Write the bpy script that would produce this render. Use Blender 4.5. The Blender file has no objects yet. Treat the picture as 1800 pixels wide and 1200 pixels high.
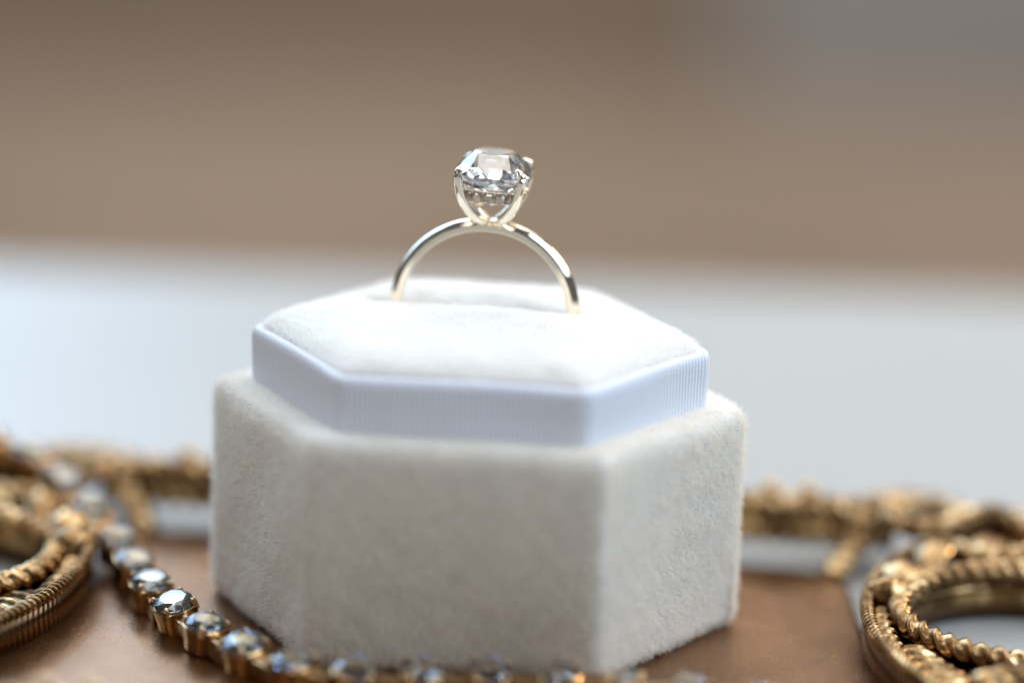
import bpy, bmesh, math, random
import numpy as np
from mathutils import Vector, Matrix

random.seed(7); np.random.seed(7)
S = 0.001                      # geometry below is written in millimetres
C = bpy.context.scene.collection
sc = bpy.context.scene

# ------------------------------------------------------------------ camera
EL, ROLL, DIST = math.radians(16.0), math.radians(2.07), 277.51
fw = Vector((0, math.cos(EL), -math.sin(EL))); rt = Vector((1, 0, 0)); up = rt.cross(fw)
cam_pos = Vector((3.17, 0, 27.74)) - fw * DIST
cr = rt * math.cos(ROLL) + up * math.sin(ROLL)
cu = -rt * math.sin(ROLL) + up * math.cos(ROLL)
cd = bpy.data.cameras.new('camera'); cam = bpy.data.objects.new('camera', cd); C.objects.link(cam)
m = Matrix((cr, cu, -fw)).transposed().to_4x4(); m.translation = cam_pos * S
cam.matrix_world = m
cd.sensor_width = 36; cd.lens = 100; cd.clip_start = 0.01; cd.clip_end = 20
cd.dof.use_dof = True; cd.dof.focus_distance = 0.2745; cd.dof.aperture_fstop = 4.6
sc.camera = cam

# ------------------------------------------------------------------ light
w = bpy.data.worlds.new('World'); sc.world = w; w.use_nodes = True
bg = w.node_tree.nodes['Background']
bg.inputs[0].default_value = (0.86, 0.87, 1.0, 1); bg.inputs[1].default_value = 0.13

def area(name, loc, target, size, power, col, size_y=None):
    l = bpy.data.lights.new(name, 'AREA'); l.energy = power; l.color = col; l.size = size
    if size_y: l.shape = 'RECTANGLE'; l.size_y = size_y
    o = bpy.data.objects.new(name, l); C.objects.link(o); o.location = loc
    d = Vector(target) - Vector(loc); o.rotation_euler = d.to_track_quat('-Z', 'Y').to_euler()
    return o
area('window_light_right', (0.80, -0.15, 0.70), (0, 0, 0.02), 0.8, 10.0, (0.64, 0.81, 1.0))
area('window_light_back', (-0.55, 0.80, 0.55), (-0.12, 0.10, 0), 0.9, 12.0, (0.48, 0.72, 1.0))
area('added_top_light', (0.05, 0.68, 1.02), (0, 0, 0.02), 1.2, 12.0, (1.0, 0.985, 0.96), 1.6)  # added overhead fill that brightens the diamond and pad, no actual window
area('added_front_light', (-0.22, -0.34, 1.0), (0, 0, 0.03), 0.45, 1.9, (1.0, 0.98, 0.95))  # added fill from the camera side to whiten the diamond, no actual window
area('added_warm_light_right', (0.75, 0.60, 0.40), (0.08, 0.10, 0), 0.3, 4.2, (1.0, 0.78, 0.52))  # added warm fill, turns the right of table and brass creamier
area('warm_room_light', (-0.85, -0.75, 0.30), (0, 0, 0.02), 0.8, 1.1, (1.0, 0.74, 0.50))

sc.render.engine = 'CYCLES'
cy = sc.cycles
cy.max_bounces = 20; cy.transmission_bounces = 20; cy.glossy_bounces = 8; cy.diffuse_bounces = 5
cy.caustics_refractive = False; cy.caustics_reflective = True
cy.sample_clamp_indirect = 4; cy.use_denoising = True
vs = sc.view_settings; vs.view_transform = 'Standard'; vs.look = 'None'; vs.exposure = 0.06; vs.gamma = 1

# ------------------------------------------------------------------ materials
def mat(name, col, rough=0.5, metal=0.0, **kw):
    m = bpy.data.materials.new(name); m.use_nodes = True
    b = m.node_tree.nodes['Principled BSDF']
    b.inputs['Base Color'].default_value = (*col, 1); b.inputs['Roughness'].default_value = rough
    b.inputs['Metallic'].default_value = metal
    for k, v in kw.items(): b.inputs[k].default_value = v
    return m
def nodes(m): return m.node_tree.nodes, m.node_tree.links, m.node_tree.nodes['Principled BSDF']
def coords(m, scale):
    n, l, b = nodes(m)
    tc = n.new('ShaderNodeTexCoord'); mp = n.new('ShaderNodeMapping'); mp.inputs['Scale'].default_value = scale
    l.new(tc.outputs['Object'], mp.inputs['Vector']); return mp.outputs[0]
def noise(m, vec, scale=1.0, detail=4, rough=.5):
    n, l, b = nodes(m); t = n.new('ShaderNodeTexNoise'); t.inputs['Scale'].default_value = scale
    t.inputs['Detail'].default_value = detail; t.inputs['Roughness'].default_value = rough
    l.new(vec, t.inputs['Vector']); return t.outputs['Fac']
def ramp(m, fac, stops):
    n, l, b = nodes(m); r = n.new('ShaderNodeValToRGB'); e = r.color_ramp.elements
    while len(e) < len(stops): e.new(0.5)
    for k, (p, c) in enumerate(stops): e[k].position = p; e[k].color = (*c, 1) if len(c) == 3 else c
    l.new(fac, r.inputs[0]); return r.outputs[0]
def bump(m, fac, strength, dist):
    n, l, b = nodes(m); t = n.new('ShaderNodeBump'); t.inputs['Strength'].default_value = strength
    t.inputs['Distance'].default_value = dist; l.new(fac, t.inputs['Height']); l.new(t.outputs[0], b.inputs['Normal'])
def link(m, out, name): m.node_tree.links.new(out, m.node_tree.nodes['Principled BSDF'].inputs[name])

M = {}
def velvet(name, c1, c2):
    v = mat(name, c1, 0.95)
    v.node_tree.nodes['Principled BSDF'].inputs['Sheen Weight'].default_value = 0.35
    v.node_tree.nodes['Principled BSDF'].inputs['Sheen Roughness'].default_value = 0.5
    f = noise(v, coords(v, (350, 350, 350)), 1, 5, .6)
    link(v, ramp(v, f, [(.35, c2), (.65, c1)]), 'Base Color')
    bump(v, noise(v, coords(v, (3500, 3500, 3500)), 1, 3), .5, .0003)
    return v
M['velvet'] = velvet('ivory_velvet', (.84, .81, .75), (.76, .73, .67))
def pile(name, col):
    m = bpy.data.materials.new(name); m.use_nodes = True; n = m.node_tree.nodes; l = m.node_tree.links
    n.remove(n['Principled BSDF']); d_ = n.new('ShaderNodeBsdfDiffuse'); t_ = n.new('ShaderNodeBsdfTranslucent'); a = n.new('ShaderNodeMixShader')
    for q in (d_, t_): q.inputs['Color'].default_value = (*col, 1)
    a.inputs[0].default_value = .45
    l.new(d_.outputs[0], a.inputs[1]); l.new(t_.outputs[0], a.inputs[2]); l.new(a.outputs[0], n['Material Output'].inputs['Surface']); return m
M['pile'] = pile('ivory_pile', (.96, .93, .865)); M['padpile'] = pile('white_pile', (.965, .95, .92))
M['padvelvet'] = velvet('white_velvet', (.87, .855, .82), (.80, .78, .74))
rb = mat('ribbon', (.80, .83, .91), .75); M['ribbon'] = rb
bump(rb, noise(rb, coords(rb, (300, 300, 7000)), 1, 2), .5, .00012)

g = mat('pale_gold', (.93, .82, .65), .03, 1.0); M['gold'] = g
g = mat('prong_gold', (.94, .84, .69), .07, 1.0); M['prong'] = g
g = mat('halo_gold', (.93, .78, .60), .3, 1.0); M['halo'] = g
g = mat('yellow_gold', (.80, .52, .24), .2, 1.0); M['bgold'] = g
link(g, ramp(g, noise(g, coords(g, (900, 900, 900)), 1, 4), [(.3, (.40, .24, .11)), (.7, (.72, .50, .27))]), 'Base Color')

# antique brass: dark in the patina, worn bright in patches
b = mat('antique_brass', (.45, .28, .12), .3, 1.0); M['brass'] = b
f = noise(b, coords(b, (260, 260, 260)), 1, 5, .65)
link(b, ramp(b, f, [(.32, (.09, .048, .022)), (.50, (.30, .175, .075)), (.66, (.70, .48, .24))]), 'Base Color')
link(b, ramp(b, f, [(.3, (.34,)*3), (.7, (.14,)*3)]), 'Roughness')
bump(b, noise(b, coords(b, (1800, 1800, 1800)), 1, 3), .35, .0002)

p = mat('bronze_panel', (.30, .17, .09), .33, .88); M['panel'] = p
f = noise(p, coords(p, (180, 220, 180)), 1, 6, .7)
f2 = noise(p, coords(p, (60, 60, 60)), 1, 4, .6)
link(p, ramp(p, f2, [(.3, (.20, .095, .038)), (.7, (.31, .16, .07))]), 'Base Color')
sc_ = noise(p, coords(p, (2200, 160, 2200)), 1, 3, .6)
mx = p.node_tree.nodes.new('ShaderNodeMath'); mx.operation = 'MULTIPLY_ADD'; mx.inputs[1].default_value = .5
p.node_tree.links.new(sc_, mx.inputs[0]); p.node_tree.links.new(f, mx.inputs[2])
link(p, ramp(p, mx.outputs[0], [(.5, (.12,)*3), (1.0, (.34,)*3)]), 'Roughness')
bump(p, noise(p, coords(p, (3800, 700, 3800)), 1, 6, .8), .4, .00010)
p.node_tree.nodes['Principled BSDF'].inputs['Coat Weight'].default_value = .12
p.node_tree.nodes['Principled BSDF'].inputs['Coat Roughness'].default_value = .10
M['dark'] = mat('dark_bronze', (.16, .09, .045), .24, 1.0)

def gem(name, ior, tint=(1, 1, 1)):
    m = bpy.data.materials.new(name); m.use_nodes = True; n = m.node_tree.nodes; l = m.node_tree.links
    n.remove(n['Principled BSDF']); gsh = n.new('ShaderNodeBsdfGlass'); gsh.inputs['Color'].default_value = (*tint, 1)
    gsh.inputs['Roughness'].default_value = 0; gsh.inputs['IOR'].default_value = ior
    l.new(gsh.outputs[0], n['Material Output'].inputs['Surface']); return m
M['diamond'] = gem('diamond', 2.42)
M['rhinestone'] = gem('rhinestone', 2.1, (.86, .93, 1))

t = mat('white_table', (.80, .81, .82), .45); M['table'] = t
link(t, ramp(t, noise(t, coords(t, (9, 9, 9)), 1, 4), [(.3, (.365, .355, .33)), (.7, (.41, .40, .375))]), 'Base Color')
def wallmat(name, c):
    v = mat(name, c, .7); f = noise(v, coords(v, (4, 4, 11)), 1, 4)
    link(v, ramp(v, f, [(.3, tuple(x*.85 for x in c)), (.7, tuple(x*1.12 for x in c))]), 'Base Color'); return v
M['wall_a'] = wallmat('mid_brown', (.53, .385, .265))
M['wall_b'] = wallmat('darker_brown', (.27, .185, .12))
M['wall_c'] = wallmat('warm_grey', (.34, .30, .26))

# ------------------------------------------------------------------ helpers
def obj(name, me, material, parent=None, loc=None, smooth=True):
    o = bpy.data.objects.new(name, me); C.objects.link(o)
    if material and not me.materials: me.materials.append(material)
    if smooth and hasattr(me, 'shade_smooth'): me.shade_smooth()
    if parent: o.parent = parent
    if loc is not None: o.location = Vector(loc) * S
    return o
def mesh(name, verts, faces):
    me = bpy.data.meshes.new(name); v = np.asarray(verts, float) * S
    me.from_pydata([tuple(x) for x in v], [], [tuple(int(i) for i in q) for q in faces]); me.update(); return me
def empty(name, loc, rz=0.0):
    o = bpy.data.objects.new(name, None); C.objects.link(o); o.location = Vector(loc) * S
    o.rotation_euler = (0, 0, rz); o.empty_display_size = .005; return o
def tag(o, label, cat, group=None):
    o['label'] = label; o['category'] = cat
    if group: o['group'] = group
    return o
def grid_faces(nr, nc, closed=True):
    f = []
    for i in range(nr - 1):
        for j in range(nc if closed else nc - 1):
            k = (j + 1) % nc
            f.append((i*nc + j, i*nc + k, (i+1)*nc + k, (i+1)*nc + j))
    return f
def smooth_path(pts, n, closed=False):
    P = np.array(pts, float); k = len(P); out = []
    seg = k if closed else k - 1
    for s in range(seg):
        g = lambda i: P[i % k] if closed else P[min(max(i, 0), k-1)]
        p0, p1, p2, p3 = g(s-1), g(s), g(s+1), g(s+2)
        for u in np.linspace(0, 1, 24, endpoint=False):
            out.append(.5*((2*p1) + (-p0+p2)*u + (2*p0-5*p1+4*p2-p3)*u*u + (-p0+3*p1-3*p2+p3)*u**3))
    if not closed: out.append(P[-1])
    Q = np.array(out)
    if closed: Q = np.vstack([Q, Q[:1]])
    d = np.r_[0, np.cumsum(np.linalg.norm(np.diff(Q, axis=0), axis=1))]
    t = np.linspace(0, d[-1], n, endpoint=not closed)
    return np.c_[[np.interp(t, d, Q[:, i]) for i in range(3)]].T, d[-1]
def sweep(name, path, R, closed=False, lobes=0, pitch=3.0, amp=.25, nc=10, flat=1.0, taper=None, slant=1):
    """tube along a path; lobes > 0 twists a lobed section into a rope, lobes = 1 is a wound coil"""
    P = np.asarray(path, float); n = len(P)
    T = (np.roll(P, -1, 0) - np.roll(P, 1, 0)) if closed else np.gradient(P, axis=0)
    T /= np.linalg.norm(T, axis=1)[:, None] + 1e-12
    L = np.r_[0, np.cumsum(np.linalg.norm(np.diff(P, axis=0), axis=1))]
    tot = L[-1] + (np.linalg.norm(P[0]-P[-1]) if closed else 0)
    if closed: pitch = tot / max(1, round(tot / pitch))
    up_ = np.array([0, 0, 1.0]); V = []
    for i in range(n):
        a = np.cross(up_, T[i])
        if np.linalg.norm(a) < .05: a = np.array([0, 1.0, 0]) if i == 0 else pa
        a /= np.linalg.norm(a); pa = a; bb = np.cross(T[i], a)
        th = np.arange(nc) / nc * 2*np.pi
        r = R * (taper(i/(n-1)) if taper else 1)
        rr = r * (1 + (amp*np.cos(lobes*th - slant*2*np.pi*L[i]/pitch*1.0) if lobes else 0*th))
        V.append(P[i] + np.outer(rr*np.cos(th), a) + np.outer(rr*np.sin(th)*flat, bb))
    F = grid_faces(n, nc)
    if closed: F += [((n-1)*nc+j, (n-1)*nc+(j+1) % nc, (j+1) % nc, j) for j in range(nc)]
    else: F += [tuple(range(nc))[::-1], tuple((n-1)*nc + j for j in range(nc))]
    return mesh(name, np.vstack(V), F)
def ellipse(cx, cy, a, b, z, n, t0=0, t1=2*math.pi, closed=True):
    t = np.linspace(t0, t1, n, endpoint=not closed)
    return np.c_[cx + a*np.cos(t), cy + b*np.sin(t), np.full(n, z)]
def hull(name, pts):
    bm = bmesh.new(); vs_ = [bm.verts.new(Vector(p) * S) for p in pts]
    bmesh.ops.scale(bm, vec=(1000,)*3, verts=bm.verts)
    r = bmesh.ops.convex_hull(bm, input=bm.verts)
    bmesh.ops.delete(bm, geom=[v for v in r['geom_interior'] if isinstance(v, bmesh.types.BMVert)], context='VERTS')
    bmesh.ops.dissolve_limit(bm, angle_limit=.01, verts=bm.verts, edges=bm.edges)
    bmesh.ops.recalc_face_normals(bm, faces=bm.faces)
    bmesh.ops.scale(bm, vec=(S,)*3, verts=bm.verts)
    me = bpy.data.meshes.new(name); bm.to_mesh(me); bm.free(); return me
def box(name, x0, x1, y0, y1, z0, z1, bev=0.0):
    bm = bmesh.new(); bmesh.ops.create_cube(bm, size=1.0)
    for v in bm.verts:
        v.co = Vector(((x0+x1)/2 + v.co.x*(x1-x0), (y0+y1)/2 + v.co.y*(y1-y0), (z0+z1)/2 + v.co.z*(z1-z0)))
    if bev: bmesh.ops.bevel(bm, geom=bm.edges[:], offset=bev, segments=3, affect='EDGES', profile=.5)
    bmesh.ops.scale(bm, vec=(S,)*3, verts=bm.verts)
    me = bpy.data.meshes.new(name); bm.to_mesh(me); bm.free(); return me
def nap(name, src, parent, material, dens, length, tilt=.5, comb=(0, 0, 0), rad=.016, sel=None, seed=1):
    """short pile standing on a mesh: thin curves, 3 points each"""
    rng = np.random.default_rng(seed); me = src.data; me.calc_loop_triangles()
    nt = len(me.loop_triangles); tri = np.zeros(nt*3, int); me.loop_triangles.foreach_get('vertices', tri); tri = tri.reshape(-1, 3)
    co = np.zeros(len(me.vertices)*3); me.vertices.foreach_get('co', co); co = co.reshape(-1, 3)/S
    no = np.zeros(len(me.vertices)*3); me.vertices.foreach_get('normal', no); no = no.reshape(-1, 3)
    A, B, D = co[tri[:, 0]], co[tri[:, 1]], co[tri[:, 2]]
    ar = np.linalg.norm(np.cross(B-A, D-A), axis=1)/2
    if sel is not None: ar = ar*sel((A+B+D)/3)
    N = int(ar.sum()*dens); k = rng.choice(nt, N, p=ar/ar.sum())
    u = rng.random(N); v = rng.random(N); q = u+v > 1; u[q] = 1-u[q]; v[q] = 1-v[q]; w_ = 1-u-v
    P = A[k]*w_[:, None] + B[k]*u[:, None] + D[k]*v[:, None]
    n_ = no[tri[k, 0]]*w_[:, None] + no[tri[k, 1]]*u[:, None] + no[tri[k, 2]]*v[:, None]
    n_ /= np.linalg.norm(n_, axis=1)[:, None]
    # the pile lies in soft patches
    ph = np.sin(P[:, 0]*1.9+1)*np.sin(P[:, 2]*1.6+P[:, 1]*1.3) + .6*np.sin(P[:, 0]*4.3+P[:, 2]*3.7+P[:, 1]*3.1)
    d1 = n_ + rng.normal(0, tilt, (N, 3)) + np.array(comb)*(1+.6*ph[:, None]) + np.outer(.22*np.sin(P[:, 0]*.45+P[:, 2]*.33+seed)*np.sin(P[:, 1]*.4-P[:, 2]*.27), (1, .4, .5))
    d1 /= np.linalg.norm(d1, axis=1)[:, None]
    d2 = d1 + rng.normal(0, tilt*.8, (N, 3)); d2 /= np.linalg.norm(d2, axis=1)[:, None]
    ln = length*(.6+.7*rng.random(N))*(1+.15*ph)
    pts = np.stack([P - n_*.03, P + d1*ln[:, None]*.55, P + d1*ln[:, None]*.55 + d2*ln[:, None]*.5], 1).reshape(-1, 3)*S
    cv = bpy.data.hair_curves.new(name); cv.add_curves([3]*N)
    cv.attributes['position'].data.foreach_set('vector', pts.astype(np.float32).ravel())
    a = cv.attributes.get('radius') or cv.attributes.new('radius', 'FLOAT', 'POINT')
    a.data.foreach_set('value', np.tile(np.array([rad, rad*.8, rad*.25])*S, N).astype(np.float32))
    cv.materials.append(material)
    o = bpy.data.objects.new(name, cv); C.objects.link(o); o.parent = parent; o['kind'] = 'stuff'; return o

# ------------------------------------------------------------------ setting: table and what lies behind it
tb = obj('table_top', box('table_top', -420, 420, -420, 134, -31, -1.0, 3), M['table'], smooth=False)
tb['kind'] = 'structure'; tb['label'] = 'white table top under the brass tray'
tb.rotation_euler = (0, 0, math.radians(1.0))
for nm, bxs, mt, lb in [  # three separate tones make up the blurred gradation of the wall
    ('wall_lower', (-1500, 1500, 1300, 1340, -760, -205), M['wall_a'], 'mid-brown lower wall behind the table'),
    ('wall_upper', (-1500, 118, 1300, 1340, -203, 900), M['wall_b'], 'darker brown upper wall behind the table'),
    ('wall_side', (120, 1500, 1300, 1340, -203, 900), M['wall_c'], 'grey upper wall beside the darker brown piece')]:
    o = obj(nm, box(nm, *bxs), mt, smooth=False); o['kind'] = 'structure'; o['label'] = lb
fl = obj('floor', box('floor', -1500, 1500, -1200, 1300, -800, -760), M['wall_a'], smooth=False); fl['kind'] = 'structure'

# ------------------------------------------------------------------ ring box
AZ = math.radians(-4.69); HB, HC = 22.55, 5.51
def outline(scale, rad, n):
    W, a, h = 26.5*scale, 13.67*scale, 18.33*scale
    V = np.array([(W, 0), (a, h), (-a, h), (-W, 0), (-a, -h), (a, -h)]); P = []; N = []
    for i in range(6):
        p, q, r_ = V[i-1], V[i], V[(i+1) % 6]
        e1 = (q-p)/np.linalg.norm(q-p); e2 = (r_-q)/np.linalg.norm(r_-q)
        n1 = np.array([e1[1], -e1[0]]); n2 = np.array([e2[1], -e2[0]])
        ang = math.acos(np.clip(n1@n2, -1, 1)); c = q - (n1+n2)/np.linalg.norm(n1+n2)*rad/math.cos(ang/2)
        a1 = math.atan2(n1[1], n1[0])
        for t in np.linspace(0, ang, 15): nn = np.array([math.cos(a1+t), math.sin(a1+t)]); P.append(c+nn*rad); N.append(nn)
    P.append(P[0]); N.append(N[0]); P = np.array(P); N = np.array(N)
    d = np.r_[0, np.cumsum(np.linalg.norm(np.diff(P, axis=0), axis=1))]; t = np.linspace(0, d[-1], n, endpoint=False)
    ip = lambda X: np.c_[np.interp(t, d, X[:, 0]), np.interp(t, d, X[:, 1])]
    nn = ip(N); return ip(P), nn/np.linalg.norm(nn, axis=1)[:, None], t
rbx = tag(empty('ring_box', (0, 0, 0), AZ), 'ivory velvet hexagonal ring box with a ribbed ribbon collar, holding the ring', 'ring box')
n = 432; P, N, T = outline(1.0, 1.5, n)
rows = [(.12, 2.3), (.12, 1.6), (.2, .85), (.5, .38), (1.0, .1), (1.7, 0)] + [(z, 0) for z in np.linspace(2.6, 20.2, 22)] + \
       [(21.0, .03), (21.5, .14), (21.95, .36), (22.28, .7), (22.48, 1.1), (22.55, 1.45)]
V = []
for z, ins in rows:
    # the glued velvet is never quite flat
    wob = .10*np.sin(T*.21+z*.17) + .07*np.sin(T*.47+1.3-z*.31)
    q = P + N*(wob-ins)[:, None] if ins < 1.5 else P*(1-ins/24) + N*wob[:, None]*.3
    V.append(np.c_[q, np.full(n, z) + (.08*np.sin(T*.35) if z > 20 else 0)])
V.append(np.c_[P*.80, np.full(n, 22.5)])
F = grid_faces(len(V), n) + [tuple(range(n))[::-1], tuple((len(V)-1)*n + j for j in range(n))]
body = obj('box_body', mesh('box_body', np.vstack(V), F), M['velvet'], rbx)
nap('velvet_nap', body, body, M['pile'], 34, .52, .48, (0, 0, -.25), sel=lambda c: (c[:, 2] > .15)*1.0*(np.hypot(c[:, 0], c[:, 1]*1.4) > 19), seed=3)

# ribbed ribbon round the insert
RIBS = 250; n = RIBS*4; P, N, T = outline(.86, 2.0, n)
rib = np.tile([-.08, .03, .07, .03], RIBS)
rows = [(22.3, 0), (22.8, 0)] + [(z, 0) for z in np.linspace(23.2, 27.0, 9)] + [(27.4, .05), (27.7, .16), (27.92, .36), (28.0, .62), (28.0, .95), (27.85, 1.3), (27.4, 1.55)]
V = []
for z, ins in rows:
    wob = .05*np.sin(T*.3+z*.5)
    V.append(np.c_[P + N*(rib*(1 if ins < .9 else .4) + wob - ins)[:, None], np.full(n, z) + .06*np.sin(T*.27+1)])
col = obj('ribbon_collar', mesh('ribbon_collar', np.vstack(V), grid_faces(len(V), n)), M['ribbon'], rbx)

# domed pad with the slot that grips the ring
n = 300; P, N, T = outline(.86, 2.0, n); P = P - N*.8
RY = math.radians(-7.1) - AZ
rcx, rcy = (.35*math.cos(-AZ) - 4.5*math.sin(-AZ)), (.35*math.sin(-AZ) + 4.5*math.cos(-AZ))
def padz(x, y, t):
    d = -(x-rcx)*math.sin(RY) + (y-rcy)*math.cos(RY); s = (x-rcx)*math.cos(RY) + (y-rcy)*math.sin(RY)
    fade = np.clip((13-np.abs(s))/3, 0, 1)
    return 28.05 + 1.0*(1-t**2.2) + .04*y*(1-t**4) + 1.6*(1-t**9) - fade*(2.2*np.exp(-(np.abs(d)/.6)**1.6) + 1.0*np.exp(-(d/2.8)**2)) + .06*np.sin(x*.7+1)*np.sin(y*.9)
V = []; ts = np.r_[1.0, np.linspace(.985, .02, 110)]
for t_ in ts:
    q = P*t_; V.append(np.c_[q, padz(q[:, 0], q[:, 1], t_) - (1.2 if t_ == 1.0 else 0)])
F = grid_faces(len(V), n) + [tuple((len(V)-1)*n + j for j in range(n))]
pad = obj('ring_pad', mesh('ring_pad', np.vstack(V), F), M['padvelvet'], rbx)
nap('velvet_nap', pad, pad, M['padpile'], 45, .5, .5, (.1, -.1, 0), seed=5)

# ------------------------------------------------------------------ ring
ring = empty('ring', (.35, 4.5, 29.45), math.radians(-7.1)); ring.rotation_euler = (0, math.radians(2.0), math.radians(-7.1))
tag(ring, 'pale gold engagement ring with a cushion-cut diamond standing in the velvet pad', 'ring')
RI, RO, HW = 8.28, 9.5, .82
prof = [(RI, -HW+.12), (RI, HW-.12), (RI+.10, HW), (RI+.62, HW)]
for k in range(1, 16):
    y_ = HW*math.cos(math.pi*k/16); prof.append((RI+.60 + (RO-RI-.60)*(1-(y_/HW)**2), y_))
prof += [(RI+.62, -HW), (RI+.10, -HW)]
V = []; na = 220; pc = len(prof)
for i in range(na):
    a = 2*math.pi*i/na
    for r_, y in prof: V.append((r_*math.cos(a), y, r_*math.sin(a)))
F = []
for i in range(na):
    for j in range(pc): F.append((i*pc+j, i*pc+(j+1) % pc, ((i+1) % na)*pc+(j+1) % pc, ((i+1) % na)*pc+j))
bme = mesh('band', V, F); band = obj('band', bme, M['gold'], ring)
for e in bme.edges: pass
bme.set_sharp_from_angle(angle=math.radians(26))

GZ = 14.0                        # girdle height over the ring centre
def rho(th, p=3.4): return 1/((abs(math.cos(th))**p + abs(math.sin(th))**p)**(1/p))
def brilliant(a, table, th_, tz, gt, cz, p=3.4, star=.55, mid=.45):
    pts = []
    for k in range(8):
        th = k*math.pi/4; r_ = table*(rho(th, 2.3)); pts.append((r_*math.cos(th), r_*math.sin(th), tz))
        th = (k+.5)*math.pi/4
        r0, r1 = table*rho(th, 2.3)*.985, a*rho(th, p); q = star; r_ = r0*(1-q)+r1*q + .06*a
        pts.append((r_*math.cos(th), r_*math.sin(th), tz*(1-q)+gt*q))
        r_ = a*rho(th, p)*mid; pts.append((r_*math.cos(th), r_*math.sin(th), -gt + (cz+gt)*(1-mid)*1.06))
    for k in range(16):
        th = k*math.pi/8
        for z in (gt, -gt): r_ = a*rho(th, p); pts.append((r_*math.cos(th), r_*math.sin(th), z))
        th += math.pi/16; r_ = a*rho(th, p)*.80; pts.append((r_*math.cos(th), r_*math.sin(th), -gt + (cz+gt)*.20*1.30))
        r_ = a*rho(th, p)*.905; pts.append((r_*math.cos(th), r_*math.sin(th), gt + (tz-gt)*.26))
    pts.append((0, 0, cz)); return pts
dia = obj('diamond', hull('diamond', brilliant(3.72, 1.95, 0, 2.2, .24, -3.3)), M['diamond'], ring, (0, 0, GZ), smooth=False)
# four claws that meet on the band
cl = [(.25, -4.85), (.9, -4.72), (1.9, -4.25), (2.95, -3.3), (3.75, -2.05), (4.22, -.8), (4.38, .1), (4.28, .62), (3.86, .98), (3.5, 1.06)]
for k in range(4):
    a = math.pi/4 + k*math.pi/2
    pts, L = smooth_path([(r_*math.cos(a), r_*math.sin(a), z) for r_, z in cl], 60)
    me = sweep('claw', pts, .50, nc=12, taper=lambda t: .78+.3*math.sin(math.pi*min(1, t*1.15))**1 if t < .87 else (.86 - (t-.87)*4.2))
    obj('claw', me, M['prong'], ring, (0, 0, GZ))
# gallery rail under the stone, set with small diamonds
n = 96; th = np.arange(n)/n*2*np.pi
def cush(a, z): return np.c_[[a*rho(t_, 3.0)*math.cos(t_) for t_ in th], [a*rho(t_, 3.0)*math.sin(t_) for t_ in th], np.full(n, z)]
V = np.vstack([cush(2.45, -2.42), cush(2.85, -2.42), cush(2.98, -2.3), cush(3.08, -1.45), cush(3.0, -1.3), cush(2.55, -1.3)])
F = grid_faces(6, n) + [(5*n+j, 5*n+(j+1) % n, (j+1) % n, j) for j in range(n)]
halo = obj('gallery_rail', mesh('gallery_rail', V, F), M['halo'], ring, (0, 0, GZ)); halo.data.set_sharp_from_angle(angle=math.radians(35))
mel = hull('small_diamond', [(r_*math.cos(t_), r_*math.sin(t_), z) for r_, z, k in ((.3, .24, 6), (.56, .05, 10), (.56, -.03, 10)) for t_ in np.arange(k)/k*2*math.pi] + [(0, 0, -.3)])
mel.materials.append(M['diamond']); mel.materials.append(mat('added_foil', (.95, .96, 1.0), .35, 1.0))  # mirror foil added on the back facets to brighten the small stones
for q in mel.polygons:
    if q.normal.z < -.2: q.material_index = 1
bead = None
for s in range(4):
    for k in range(5):
        u = (k-2)/5*1.02; t_ = s*math.pi/2 + math.atan(u*2.0*.93)
        e_ = 1e-3; pos = lambda q: Vector((3.05*rho(q, 3.0)*math.cos(q), 3.05*rho(q, 3.0)*math.sin(q), -1.86))
        tg = (pos(t_+e_)-pos(t_-e_)).normalized(); nr = Vector((tg.y, -tg.x, 0.08)).normalized()
        o = obj('small_diamond', mel, M['diamond'], halo, pos(t_)+nr*.06, smooth=False)
        o.rotation_euler = nr.to_track_quat('Z', 'Y').to_euler()
        t2 = s*math.pi/2 + math.atan((k-2.5)/5*1.02*2.0*.93)
        for z in (-1.42, -2.3):
            if bead is None:
                bm = bmesh.new(); bmesh.ops.create_icosphere(bm, subdivisions=2, radius=.13*S); bead = bpy.data.meshes.new('bead'); bm.to_mesh(bead); bm.free()
            p2 = pos(t2); p2.z = z; obj('bead', bead, M['halo'], halo, p2*1.0)

# ------------------------------------------------------------------ tray
TZ = 1.0
tray = tag(empty('vanity_tray', (0, -3.5, -TZ), math.radians(-4.0)), 'antique brass filigree tray with a bronze panel under the ring box', 'tray')
tray_off = (0, 0, TZ)
# panel: rounded rectangle with a soft dished edge
n = 160
PO = [(-38.3, 12), (-39.5, 0), (-43, -8), (-47, -18), (-47, -25), (-38, -31.5), (38, -31.5), (47, -25), (47, -18), (43, -8), (39.5, 0), (38.3, 12), (37.6, 17), (33.5, 20.2), (20, 20.5), (-20, 20.5), (-33.5, 20.2), (-37.6, 17)]
def pout(ins):
    q, _ = smooth_path([(x, y, 0) for x, y in PO], n, True); q = q[:, :2]; c_ = np.array([0, -5.5])
    return c_ + (q-c_)*(1-ins/28)
V = []
for ins, z in [(.8, -.9), (.2, -.85), (0, -.5), (.2, -.15), (.7, 0), (6, 0), (16, 0)]:
    V.append(np.c_[pout(ins), np.full(n, z)])
F = grid_faces(7, n) + [tuple(range(n))[::-1], tuple(6*n+j for j in range(n))]
pan = obj('panel', mesh('panel', np.vstack(V), F), M['panel'], tray, tray_off); pan.data.set_sharp_from_angle(angle=math.radians(40))
pan['label'] = 'smooth brown bronze panel with fine scratches'

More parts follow.
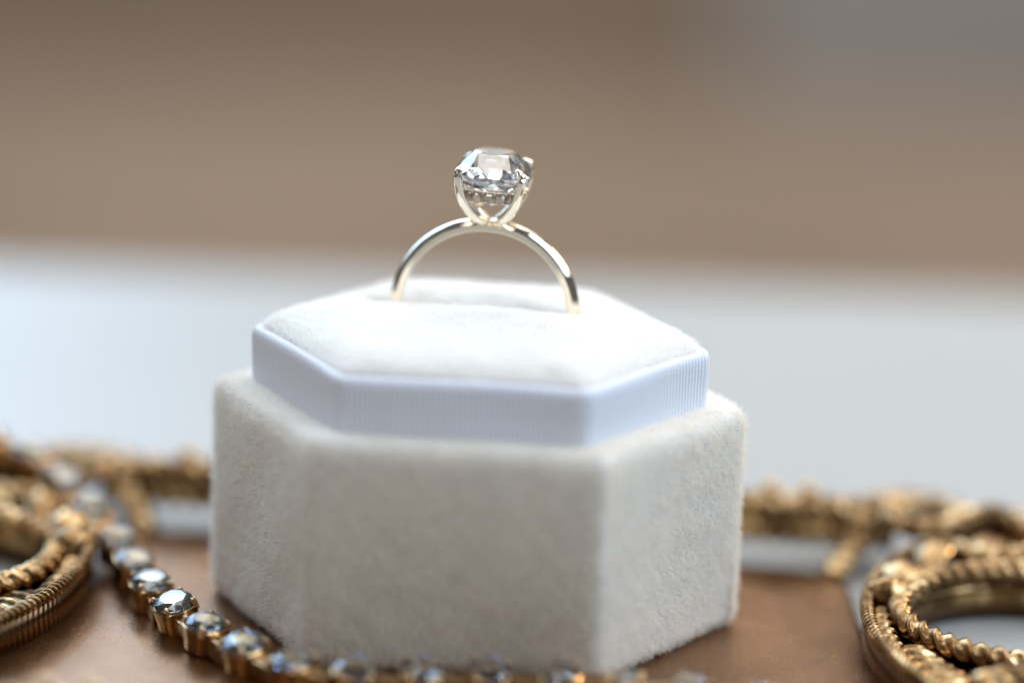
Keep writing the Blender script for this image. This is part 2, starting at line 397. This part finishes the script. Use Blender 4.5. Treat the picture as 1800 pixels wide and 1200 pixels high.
def ornament(sx):
    X = lambda pts: np.c_[pts[:, 0]*sx, pts[:, 1], pts[:, 2]]
    add = lambda nm, me, mt='brass': obj(nm, me, M[mt], tray, tray_off)
    cx = 58.0
    # thin wall with a wound wire along its top edge
    NW = 1424; fl_ = .10*np.cos(np.arange(NW)/8*2*np.pi)
    E0 = X(ellipse(cx, 0, 19.3, 26, 0, NW)); E0[:, 0] += fl_*np.cos(np.arange(NW)/NW*2*np.pi)*sx; E0[:, 1] += fl_*np.sin(np.arange(NW)/NW*2*np.pi)
    ins = X(ellipse(cx, 0, 18.7, 25.4, 0, NW))
    V = np.vstack([E0 + (0, 0, .03), E0 + (0, 0, 3.2), ins + (0, 0, 3.2), ins + (0, 0, .03)])
    add('gallery_wall', mesh('gallery_wall', V, grid_faces(4, NW) + [(3*NW+j, 3*NW+(j+1) % NW, (j+1) % NW, j) for j in range(NW)]), 'dark')
    add('wound_rim', sweep('wound_rim', X(ellipse(cx, 0, 19.1, 25.8, 3.5, 2200)), .5, True, 1, .8, .42, 10))
    # floor of the border with the open oval in it
    A = X(ellipse(cx, 0, 18.8, 25.5, 1.4, 200)); Bq = X(ellipse(cx-1.5, 2.0, 13.4, 9.9, 1.4, 200))
    V = np.vstack([A, Bq, Bq - (0, 0, 1.9), A - (0, 0, 1.9)])
    add('border_plate', mesh('border_plate', V, grid_faces(4, 200) + [(3*200+j, 3*200+(j+1) % 200, (j+1) % 200, j) for j in range(200)]), 'dark')
    # fat gadrooned band, then finer ropes towards the opening
    add('gadrooned_band', sweep('gadrooned_band', X(ellipse(cx, 0, 17.5, 24.1, 2.0, 1100)), 1.05, True, 1, 1.8, .26, 14, flat=.9))
    for a0, a1 in ((198, 342), (28, 152)):
        add('fluted_band', sweep('fluted_band', X(ellipse(cx-.4, .4, 15.6, 19.6, 1.1, 700, math.radians(a0), math.radians(a1), False)), 2.5, False, 1, 1.9, .2, 16, flat=.55, slant=-1))
    add('inner_rope', sweep('inner_rope', X(ellipse(cx-1.5, 2.0, 14.2, 10.6, 3.1, 800) + np.c_[np.zeros(800), np.zeros(800), .8*np.sin(np.arange(800)/800*2*np.pi)]), 1.1, True, 3, 1.75, .2, 18))
    add('opening_wall', sweep('opening_wall', X(ellipse(cx-1.5, 2.0, 13.6, 10.1, 1.6, 300)), .35, True, 0, flat=3.4))
    # curling leaves round the back of the border
    for k, td in enumerate((62, 84, 106, 128, 148, 166)):
        t_ = math.radians(td); c0 = np.array([cx + 17.6*math.cos(t_), 24.2*math.sin(t_)]); c1 = np.array([cx - 1.5 + 15.0*math.cos(t_+.16), 2 + 13.0*math.sin(t_+.16)])
        q = lambda u, z: ((c0*(1-u)+c1*u)[0]*sx, (c0*(1-u)+c1*u)[1], z)
        pts, L = smooth_path([q(-.02, 2.4), q(.3, 3.9+.3*(k % 2)), q(.7, 3.6), q(1.0, 2.2)], 70)
        add('leaf', sweep('leaf', pts, 1.9, False, 5, 9.0, .12, 20, flat=.55, taper=lambda u: max(.12, math.sin(math.pi*(.12+.86*u))**.7)))
    # scrolls joining the rails
    for sy in (1, -1):
        sp = []
        for t_ in np.linspace(0, 1, 80):
            a_ = math.radians(200) - t_*math.radians(520); r_ = 6.2*(1-.68*t_)
            sp.append(((45.5 + r_*math.cos(a_))*sx, sy*(26.5 + (0 if sy > 0 else 10.5) + r_*math.sin(a_)), 3.6+1.3*t_))
        pts, L = smooth_path(sp[::4], 420); add('scroll', sweep('scroll', pts, 1.5, False, 3, 2.3, .17, 18, taper=lambda t: 1-.35*t))
        pts, L = smooth_path([(48.5*sx, sy*23, 4.3), (53*sx, sy*25.3, 5.2), (57.5*sx, sy*22.5, 4.6), (57.5*sx, sy*18, 4.0), (53*sx, sy*15.8, 3.8), (48*sx, sy*18.6, 3.6)], 420)
        add('loop_rope', sweep('loop_rope', pts, 1.35, False, 3, 2.1, .17, 18))
        me = bpy.data.meshes.new('ball_foot'); bm = bmesh.new(); bmesh.ops.create_uvsphere(bm, u_segments=20, v_segments=14, radius=.5*S); bm.to_mesh(me); bm.free()
        obj('ball_foot', me, M['brass'], tray, (50*sx, 19*sy, .5))
        if sy < 0: continue
        pts, L = smooth_path([(41.5*sx, 26.8, 3.4), (39.5*sx, 24.5, 2.6), (37.8*sx, 21.8, 1.2), (36.3*sx, 19.2, -.4)], 120)
        add('leaf_bracket', sweep('leaf_bracket', pts, 1.5, False, 1, 1.6, .14, 14, flat=.6))
ornament(1); ornament(-1)
for sy in (1, -1):
    pts = np.c_[np.linspace(-43, 43, 700), np.full(700, 27.2 if sy > 0 else -38.0), np.full(700, 4.3)]
    obj('rail_rope', sweep('rail_rope', pts, 1.5, False, 3, 2.4, .14, 18), M['brass'], tray, tray_off)
    pts = pts + (0, -.2*sy, -2.5)
    obj('rail_rope', sweep('rail_rope', pts, 1.5, False, 1, 2.0, .2, 12), M['brass'], tray, tray_off)
    for x in (-33.5, -29.6, 0, 29.6, 33.5):  # beads added on the rail to catch bright highlights
        me = bpy.data.meshes.new('highlight_bead'); bm = bmesh.new(); bmesh.ops.create_uvsphere(bm, u_segments=20, v_segments=14, radius=1.0*S); bm.to_mesh(me); bm.free()
        obj('highlight_bead', me, M['bgold'], tray, (x, 27.2 if sy > 0 else -38.0, TZ+6.2))

# ------------------------------------------------------------------ bracelet
bp = [(-54, 24.5, 8.2), (-50.5, 23.6, 8.0), (-47.6, 22.0, 7.4), (-43.7, 17.4, 6.0), (-40.0, 12.6, 4.5), (-36.8, 8.4, 3.1), (-33.7, 1.7, 2.75),
      (-31.2, -4.4, 2.75), (-28.3, -9.6, 2.75), (-24.5, -14.5, 2.75), (-20.2, -19.3, 2.75), (-15.1, -23.0, 2.75), (-9.3, -23.8, 2.75),
      (-3.6, -23.4, 2.75), (1.9, -23.1, 2.75), (7.9, -23.4, 2.75), (15.2, -24.2, 2.75), (20.9, -25, 2.75), (27, -27, 2.75)]
Q, L = smooth_path(bp, 2000); PITCH = 6.2; nl = int(L/PITCH)
br = tag(empty('bracelet', (bp[9][0], bp[9][1], 0.05)), 'gold tennis bracelet of clear round stones curving in front of the ring box', 'bracelet')
org = np.array([bp[9][0], bp[9][1], 0.05])
def cup_mesh():
    nn = 48; t_ = np.arange(nn)/nn*2*np.pi; V = []
    f8 = 1 + .045*np.cos(4*t_+math.pi) + .02*np.cos(8*t_)
    for r_, z in [(1.35, -2.65), (1.8, -2.65), (1.98, -2.5), (2.05, -1.6), (2.22, -.5), (2.28, -.12), (2.15, 0), (1.9, -.05), (1.7, -.5)]:
        V.append(np.c_[r_*f8*np.cos(t_), r_*f8*np.sin(t_), np.full(nn, z)])
    F = grid_faces(9, nn) + [tuple(range(nn))[::-1], tuple(8*nn+j for j in range(nn))]
    V = np.vstack(V); base = len(V); FF = list(F)
    # four claw tips over the stone
    for k in range(4):
        a = math.pi/4 + k*math.pi/2; c = np.array([2.12*math.cos(a), 2.12*math.sin(a), .05]); o_ = len(V)
        ring_ = []
        for z, r_ in ((-.5, .34), (.1, .34), (.42, .26), (.55, .1)):
            for j in range(8):
                b_ = j*math.pi/4; ring_.append(c + np.array([r_*math.cos(b_) - z*.25*math.cos(a), r_*math.sin(b_) - z*.25*math.sin(a), z]))
        V = np.vstack([V, ring_]); FF += [tuple(o_+i for i in f) for f in grid_faces(4, 8)] + [tuple(o_+24+j for j in range(8))]
    me = mesh('link', V, FF); return me
cup = cup_mesh(); cup.materials.append(M['bgold']); cup.shade_smooth(); cup.set_sharp_from_angle(angle=math.radians(40))
stone_me = hull('stone', brilliant(2.0, 1.3, 0, .62, .07, -1.4, p=2.0, star=.5)); stone_me.materials.append(M['rhinestone']); stone_me.materials.append(mat('foil_back', (.70, .80, 1.0), .08, 1.0))
for q in stone_me.polygons:
    if q.normal.z < -.15: q.material_index = 1
hin = box('hinge', -1.3, 1.3, -1.1, 1.1, -2.45, -.45, .18); hin.materials.append(M['bgold'])
d = np.r_[0, np.cumsum(np.linalg.norm(np.diff(Q, axis=0), axis=1))]
rng = random.Random(4)
for k in range(nl+1):
    at = lambda s: Vector([np.interp(s, d, Q[:, i]) for i in range(3)])
    s = k*PITCH + .8; p_ = at(s); tn = (at(s+.5)-at(s-.5)).normalized()
    zz = (Vector((0, 0, 1)) - tn*tn.z).normalized(); zz = (zz + Vector((rng.gauss(0, .14), rng.gauss(0, .14), 0))).normalized()
    xx = (tn - zz*tn.dot(zz)).normalized(); yy = zz.cross(xx)
    mt = Matrix((xx, yy, zz)).transposed().to_4x4(); mt.translation = (p_ - Vector(org))*S
    o = bpy.data.objects.new('link', cup); C.objects.link(o); o.parent = br; o.matrix_local = mt
    st = bpy.data.objects.new('stone', stone_me); C.objects.link(st); st.parent = o; st.location = (0, 0, .12*S); st.rotation_euler = (0, 0, rng.random()*6)
    if k < nl:
        h = bpy.data.objects.new('hinge', hin); C.objects.link(h); h.parent = o; h.location = (PITCH/2*S, 0, 0)
